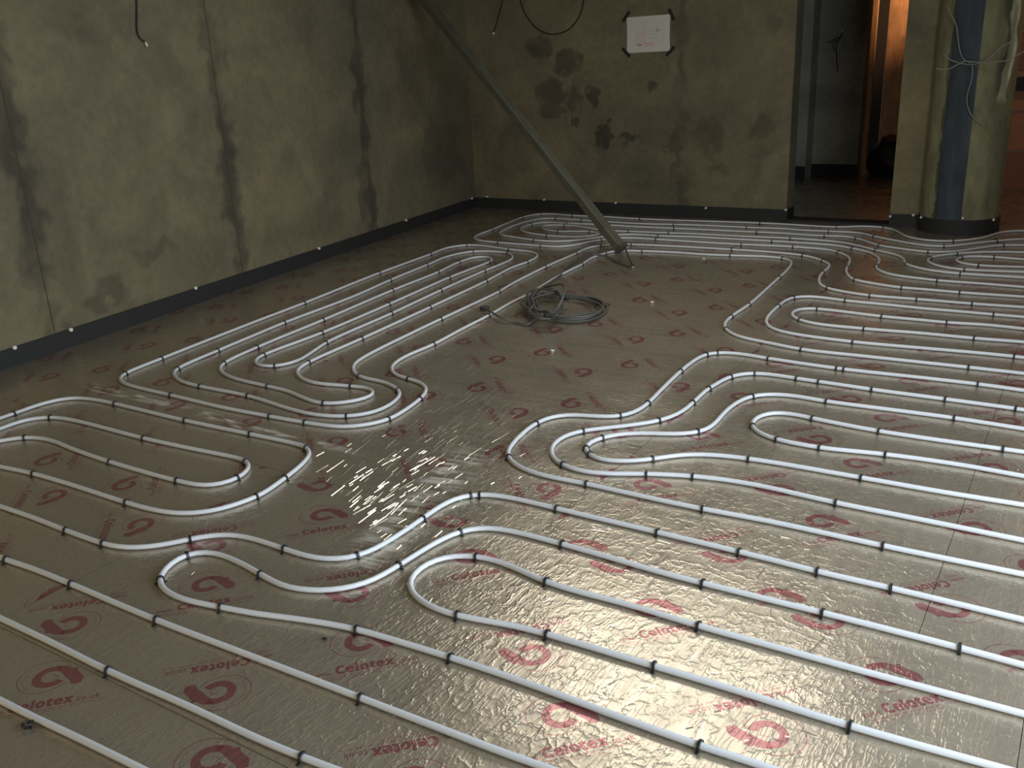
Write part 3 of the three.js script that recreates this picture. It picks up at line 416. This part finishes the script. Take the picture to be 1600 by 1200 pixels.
// ------------------------------------------------------------------ cable coil on the floor
function tube(points, r, seg, closed = false, rad = 6) { const c = new THREE.CatmullRomCurve3(points, closed, 'centripetal'); return new THREE.TubeGeometry(c, seg, r, rad, closed); }
{
  const g = thing('cable_coil', 'loose coil of dark grey cable lying in the middle of the floor', 'cable'); const r = rng(4); const pts = [];
  for (const [x, y] of [[758, 482], [770, 489], [785, 497], [803, 503], [825, 506.5]]) pts.push(onFloor(x, y, x < 800 ? 0.033 : 0.014));
  const turns = 5; for (let t = 0; t < turns; t++) for (let k = 0; k < 14; k++) {
    const a = Math.PI * 0.72 - (k / 14) * Math.PI * 2; const rx = 62 - (t % 3) * 5 + (r() - 0.5) * 6, ry = 21 - (t % 2) * 3 - t * 0.9 + (r() - 0.5) * 3.4; const cx = 885 + [0, -5, 4, -8, 3][t], cy = 482 - t * 0.8;
    let x = cx + rx * Math.cos(a), y = cy + ry * Math.sin(a); if (x < 860) y -= 6; pts.push(onFloor(x, y, (x < 862 ? 0.032 : 0.012) + t * 0.009));
  }
  const F = (x, y, h) => onFloor(x, y, h);
  for (let t = 0; t < 3; t++) for (let k = 0; k < 12; k++) { const a = Math.PI * 0.72 - (k / 12) * Math.PI * 2; pts.push(F(850 + t * 2 + (29 - t * 3 + (r() - 0.5) * 4) * Math.cos(a), 473 - t * 2 + (24 - t * 3 + (r() - 0.5) * 4) * Math.sin(a), 0.06 + t * 0.012)); }
  pts.push(F(828, 488, 0.09), F(845, 492, 0.10)); pts.push(F(862, 489, 0.11), F(874, 476, 0.16), F(881, 460, 0.2), F(882, 448, 0.2), F(876, 444, 0.17), F(860, 447, 0.11), F(845, 451, 0.06), F(838, 456, 0.03), F(845, 450, 0.015), F(866, 437, 0.013), F(878, 428, 0.013), F(890, 415, 0.013), F(910, 403, 0.026), F(928, 398, 0.026), F(945, 400, 0.02), F(962, 408, 0.013), F(984, 417, 0.013));
  mesh('cable', tube(pts, 0.0075, 1300), cableMat, g);
  const plug = new THREE.CapsuleGeometry(0.015, 0.035, 4, 10); plug.rotateZ(Math.PI / 2);
  for (const [x, y, h, a] of [[757, 481.5, 0.02, 0.6], [858, 493, 0.1, 0.4], [882, 466, 0.075, 0.2]]) { const m = mesh('plug', plug, blackMat, g); m.position.copy(F(x, y, h)); m.rotation.y = a; m.userData = { label: 'black cable plug' }; }
}

// ------------------------------------------------------------------ leaning prop
{
  const a = onFloor(971, 388, 0.04), b = onLeft(633, -40, 0.06); const d = b.clone().sub(a); const len = d.length();
  const g = thing('leaning_prop', 'long grey box-section prop leaning from the floor up to the left wall', 'prop'); g.position.set(a.x, 0, a.z);
  const galv = dataTex(64, 512, (u, v, c) => { const n = fbm(u * 5, v * 40, 4); const k = 0.8 + 0.35 * n; c[0] = 84 * k; c[1] = 83 * k; c[2] = 70 * k; });
  const bg = new RoundedBoxGeometry(0.078, len, 0.078, 2, 0.008); bg.rotateY(1.15); bg.translate(0, len / 2, 0);
  const m = mesh('tube', bg, new THREE.MeshStandardMaterial({ map: galv, roughness: 0.6, metalness: 0.15 }), g); m.position.y = 0.035; m.quaternion.setFromUnitVectors(new THREE.Vector3(0, 1, 0), d.normalize());
  { const q = new RoundedBoxGeometry(0.086, 0.03, 0.086, 2, 0.006); q.rotateY(1.15); const k = mesh('foot_cap', q, new THREE.MeshStandardMaterial({ color: '#3a3b38', roughness: 0.7 }), g); k.position.y = 0.045; k.quaternion.copy(m.quaternion); }
  // dark lead hanging off the foot to the floor
  const w = tube([onFloor(977, 388, 0.12), onFloor(980, 396, 0.09), onFloor(984, 405, 0.05), onFloor(988, 414, 0.012), onFloor(992, 417, 0.008)], 0.007, 40);
  tag(mesh('lead', w, darkWireMat), 'short dark lead trailing from the foot of the leaning prop', 'cable');
}

// ------------------------------------------------------------------ wall things
{
  // taped drawing sheet
  const z = BZ + 0.004; const c = [onZ(979, 25, z), onZ(1048, 23, z), onZ(1046, 82, z), onZ(978, 81, z)];
  const g = thing('drawing_sheet', 'white drawing sheet with faint red plan, taped to the back wall', 'paper'); const x0 = c[0].x, y0 = c[0].y; g.position.set((c[0].x + c[1].x) / 2, (c[0].y + c[2].y) / 2, z);
  const w = c[1].x - c[0].x, h = c[0].y - c[3].y;
  const cv = document.createElement('canvas'); cv.width = 512; cv.height = 384; const q = cv.getContext('2d'); q.fillStyle = '#bdb9ae'; q.fillRect(0, 0, 512, 384);
  q.strokeStyle = 'rgba(120,115,120,0.35)'; q.lineWidth = 3; for (const [x, y, a, b] of [[110, 60, 90, 40], [210, 50, 150, 110], [120, 130, 230, 60], [370, 80, 60, 200], [240, 200, 120, 40]]) q.strokeRect(x, y, a, b);
  q.strokeStyle = 'rgba(190,110,112,0.5)'; q.lineWidth = 5; q.strokeRect(112, 170, 100, 110); q.strokeRect(218, 285, 110, 36); q.lineWidth = 3; for (let i = 0; i < 5; i++) { q.beginPath(); q.moveTo(118, 180 + i * 20); q.lineTo(204, 184 + i * 20); q.stroke(); q.beginPath(); q.moveTo(222, 290 + i * 6); q.lineTo(322, 290 + i * 6); q.stroke(); }
  q.fillStyle = 'rgba(80,80,80,0.6)'; q.fillRect(120, 296, 66, 14); q.fillRect(350, 150, 60, 6); q.fillRect(350, 166, 44, 6);
  const t = new THREE.CanvasTexture(cv); t.colorSpace = THREE.SRGBColorSpace;
  const pg = new THREE.PlaneGeometry(w, h, 12, 10); const pp = pg.attributes.position; for (let i = 0; i < pp.count; i++) { const u = pp.getX(i) / w * 2, v = pp.getY(i) / h * 2; pp.setZ(i, 0.003 + 0.012 * Math.max(0, 1 - Math.abs(u)) * (0.4 + 0.6 * v * v) * 0.6); pp.setX(i, pp.getX(i) * (1 - 0.03 * (1 - v * v))); } pg.computeVertexNormals();
  mesh('sheet', pg, new THREE.MeshStandardMaterial({ map: t, roughness: 0.9, side: THREE.DoubleSide }), g);
  for (const [px, py, a] of [[979, 26, 50], [1050, 23, -62], [979, 82, -45], [1048, 80, 42]]) { const p = onZ(px, py, z).sub(g.position); const m = mesh('tape', new RoundedBoxGeometry(0.115, 0.030, 0.0015, 1, 0.0006), blackMat, g); m.position.set(p.x, p.y, 0.010); m.rotation.z = a * D2R; m.userData = { label: 'strip of black tape' }; }
}
{
  const zr = (pts, z) => pts.map(([x, y]) => onZ(x, y, z));
  tag(mesh('cable_loop', tube(zr([[806, -30], [812, -4], [820, 20], [836, 42], [855, 52.5], [872, 53], [890, 45], [904, 28], [911, 8], [912, -20]], BZ + 0.012), 0.006, 60), darkWireMat), 'round loop of dark cable hanging on the back wall left of the taped sheet', 'cable');
  const g1 = thing('wall_wire', 'dark wire with a white tip hanging down the left wall', 'wire');
  mesh('wire', tube([[211, -20], [213.5, 0], [214, 25], [214.5, 48], [218, 58], [226, 66]].map(([x, y]) => onLeft(x, y, 0.012)), 0.006, 40), darkWireMat, g1); { const m = mesh('tip', new THREE.CapsuleGeometry(0.008, 0.016, 4, 8), whiteMat, g1); m.position.copy(onLeft(228.5, 69, 0.014)); m.rotation.z = 0.5; m.userData = { label: 'white wire tip' }; }
  const g2 = thing('wall_wire', 'short dark wire with a white tip near the back corner', 'wire');
  mesh('wire', tube(zr([[787, -15], [784, 8], [780, 22], [775, 40], [772, 50]], BZ + 0.012), 0.005, 30), darkWireMat, g2); { const m = mesh('tip', new THREE.CapsuleGeometry(0.010, 0.012, 4, 8), whiteMat, g2); m.position.copy(onZ(771, 52, BZ + 0.014)); m.userData = { label: 'white wire tip' }; }
  const g3 = thing('wall_wire', 'bunch of dark wires with one white tip on the corridor wall', 'wire');
  const zc = -12.185; for (const pl of [[[1316, 50], [1314, 58], [1306, 60], [1299, 65], [1292, 66]], [[1314, 58], [1308, 68], [1307, 88], [1309, 112]], [[1308, 62], [1302, 70], [1304, 80]]]) mesh('wire', tube(zr(pl, zc), 0.006, 20), blackMat, g3); { const m = mesh('tip', new THREE.CapsuleGeometry(0.014, 0.02, 4, 8), whiteMat, g3); m.position.copy(onZ(1316, 48, zc + 0.01)); m.userData = { label: 'white wire tip' }; }
  const zw = -8.375; let wk = 0; const W = (pts, label) => tag(mesh('loose_wire', tube(zr(pts, zw + 0.04 * wk++), 0.005, 60), greyWireMat), label, 'wire', 'pale wires strung past the column');
  W([[1480, 8], [1486, 22], [1494, 40], [1497, 60], [1500, 80], [1506, 93], [1514, 97], [1519, 104], [1518, 125], [1512, 145], [1511, 160], [1515, 175], [1524, 187], [1537, 195]], 'pale wire dropping down the front of the column');
  W([[1474, 84], [1482, 92], [1495, 97], [1508, 100], [1525, 100], [1538, 96], [1550, 88], [1562, 76], [1575, 68], [1588, 62]], 'pale wire rising to the right past the column');
  W([[1462, 107], [1472, 108.5], [1484, 107], [1496, 101], [1507, 96], [1518, 96.5], [1535, 98], [1555, 96.5], [1575, 94], [1590, 86], [1606, 76]], 'pale wire crossing the column almost level to the right edge');
}

// ------------------------------------------------------------------ small things on the floor
{
  const r = rng(15);
  const spots = [[1019, 473, 'white plaster crumb on the boards right of the cable coil'], [863, 549, 'white plaster crumb on the boards below the cable coil'], [990, 418, 'white plaster crumb at the end of the dark lead'], [1100, 405, 'small white plaster crumb below the far pipes'], [508, 1000, 'dark crumb beside the foreground hairpin']];
  spots.forEach(([x, y, l], i) => { const g = new THREE.IcosahedronGeometry(i === 4 ? 0.006 : 0.009, 1); const p = g.attributes.position; for (let k = 0; k < p.count; k++) { const n = 0.75 + 0.5 * PERM[(Math.round(p.getX(k) * 4000) * 31 + Math.round(p.getY(k) * 4000) * 17 + Math.round(p.getZ(k) * 4000) * 7 + 9000 + i) & 65535]; p.setXYZ(k, p.getX(k) * n * 1.3, Math.max(-0.005, p.getY(k) * n * 0.6), p.getZ(k) * n); } g.computeVertexNormals(); g.translate(0, 0.005, 0); const q = onFloor(x, y); const m = mesh('plaster_crumb', g, i === 4 ? blackMat : whiteMat); m.position.set(q.x, 0.0002, q.z); tag(m, l, 'debris'); });
  // chalky dust smears wiped over the foil
  const smear = (w, h, seed, fx, fy) => { const a = dataTex(512, 256, (u, v, c) => { const e = sstep(0, 0.2, u) * sstep(0, 0.25, 1 - u) * sstep(0, 0.35, v) * sstep(0, 0.35, 1 - v); const n = fbm(u * fx + seed, v * fy, 4); c[0] = c[1] = c[2] = 255 * e * sstep(0.36, 0.85, n) * 0.6; }, false); return new THREE.MeshStandardMaterial({ color: '#d8d4c8', roughness: 0.95, alphaMap: a, transparent: true }); };
  const ribbon = (pts, half, mat, label) => { const c = new THREE.CatmullRomCurve3(pts.map(([x, y]) => onFloor(x, y, 0.0016))); const n = 40, pos = [], uv = [], idx = []; for (let i = 0; i <= n; i++) { const t = i / n, p = c.getPoint(t), d = c.getTangent(t); const s = [-d.z, d.x]; for (const k of [-1, 1]) { pos.push(p.x + s[0] * half * k, 0.0016, p.z + s[1] * half * k); uv.push(t, (k + 1) / 2); } if (i < n) idx.push(2 * i, 2 * i + 1, 2 * i + 2, 2 * i + 1, 2 * i + 3, 2 * i + 2); } const g = new THREE.BufferGeometry(); g.setAttribute('position', new THREE.Float32BufferAttribute(pos, 3)); g.setAttribute('uv', new THREE.Float32BufferAttribute(uv, 2)); g.setIndex(idx); g.computeVertexNormals(); mat.side = THREE.DoubleSide; tag(mesh('dust_smear', g, mat), label, 'dust'); };
  ribbon([[118, 588], [150, 606], [230, 624], [300, 642], [400, 670], [500, 695], [600, 718]], 0.05, smear(1, 1, 3, 30, 5), 'long pale dust smear running between the left pipe loops');
  ribbon([[760, 690], [715, 730], [670, 775], [620, 825], [570, 870], [520, 905]], 0.13, smear(1, 1, 8, 70, 3), 'broad pale dust smear brushed across the foil above the double-wave pipe');
}
// creases in the clear film over the foil: hair-thin glossy ridges
{
  const r = rng(77); const gs = [];
  const unit = new THREE.CylinderGeometry(1, 1, 1, 2, 1, true, -Math.PI / 2, Math.PI).toNonIndexed(); unit.rotateX(-Math.PI / 2);   // a low tent along z
  { const p = unit.attributes.position; let up = 0; for (let i = 0; i < p.count; i++) up += p.getY(i); if (up < 0) unit.rotateZ(Math.PI); }
  function crease(px, py, dx, dy, w, h) {
    const a = onFloor(px - dx / 2, py - dy / 2, 0.0004), b = onFloor(px + dx / 2, py + dy / 2, 0.0004); const l = a.distanceTo(b); const g = unit.clone();
    g.scale(w, w * h, l); g.computeVertexNormals(); g.rotateY(Math.atan2(b.x - a.x, b.z - a.z)); g.translate((a.x + b.x) / 2, 0.0004, (a.z + b.z) / 2); gs.push(g);
  }
  for (let i = 0; i < 330; i++) { const t = r(), q = (r() + r() - 1); const px = 560 + 230 * t + q * 90, py = 800 - 175 * t + q * 85; const L = 6 + r() * r() * 36; const j = (r() - 0.5) * 0.3; crease(px, py, L * (0.80 + 0.6 * j), -L * (0.60 - 0.8 * j), 0.0012 + r() * 0.0020, 0.30 + r() * 0.55); }
  for (let i = 0; i < 420; i++) { const px = 850 + r() * 640, py = 600 + r() * 580; const dist = Math.hypot((px - 1180) / 330, (py - 900) / 280); if (r() < dist * 0.7) continue; const L = 5 + r() * r() * 30; const a = (r() - 0.5) * 0.9 + (py > 850 ? -0.5 * (r() < 0.5) : 0.06); crease(px, py, L * Math.cos(a), L * Math.sin(a), 0.0012 + r() * 0.0014, 0.02 + r() * 0.13); }
  for (let i = 0; i < 80; i++) { const px = 260 + r() * 1300, py = 580 + r() * 600; const L = 4 + r() * 14; const a = -0.6 + (r() - 0.5) * 1.2; crease(px, py, L * Math.cos(a), L * Math.sin(a), 0.0008 + r() * 0.001, 0.1 + r() * 0.5); }
  const m = mesh('film_creases', mergeGeometries(gs), new THREE.MeshPhysicalMaterial({ color: '#e6e0cc', roughness: 0.14, metalness: 0.85 }), floor); m.userData = { kind: 'stuff', label: 'fine glinting creases in the clear film over the boards' };
}

renderer.render(scene, camera);
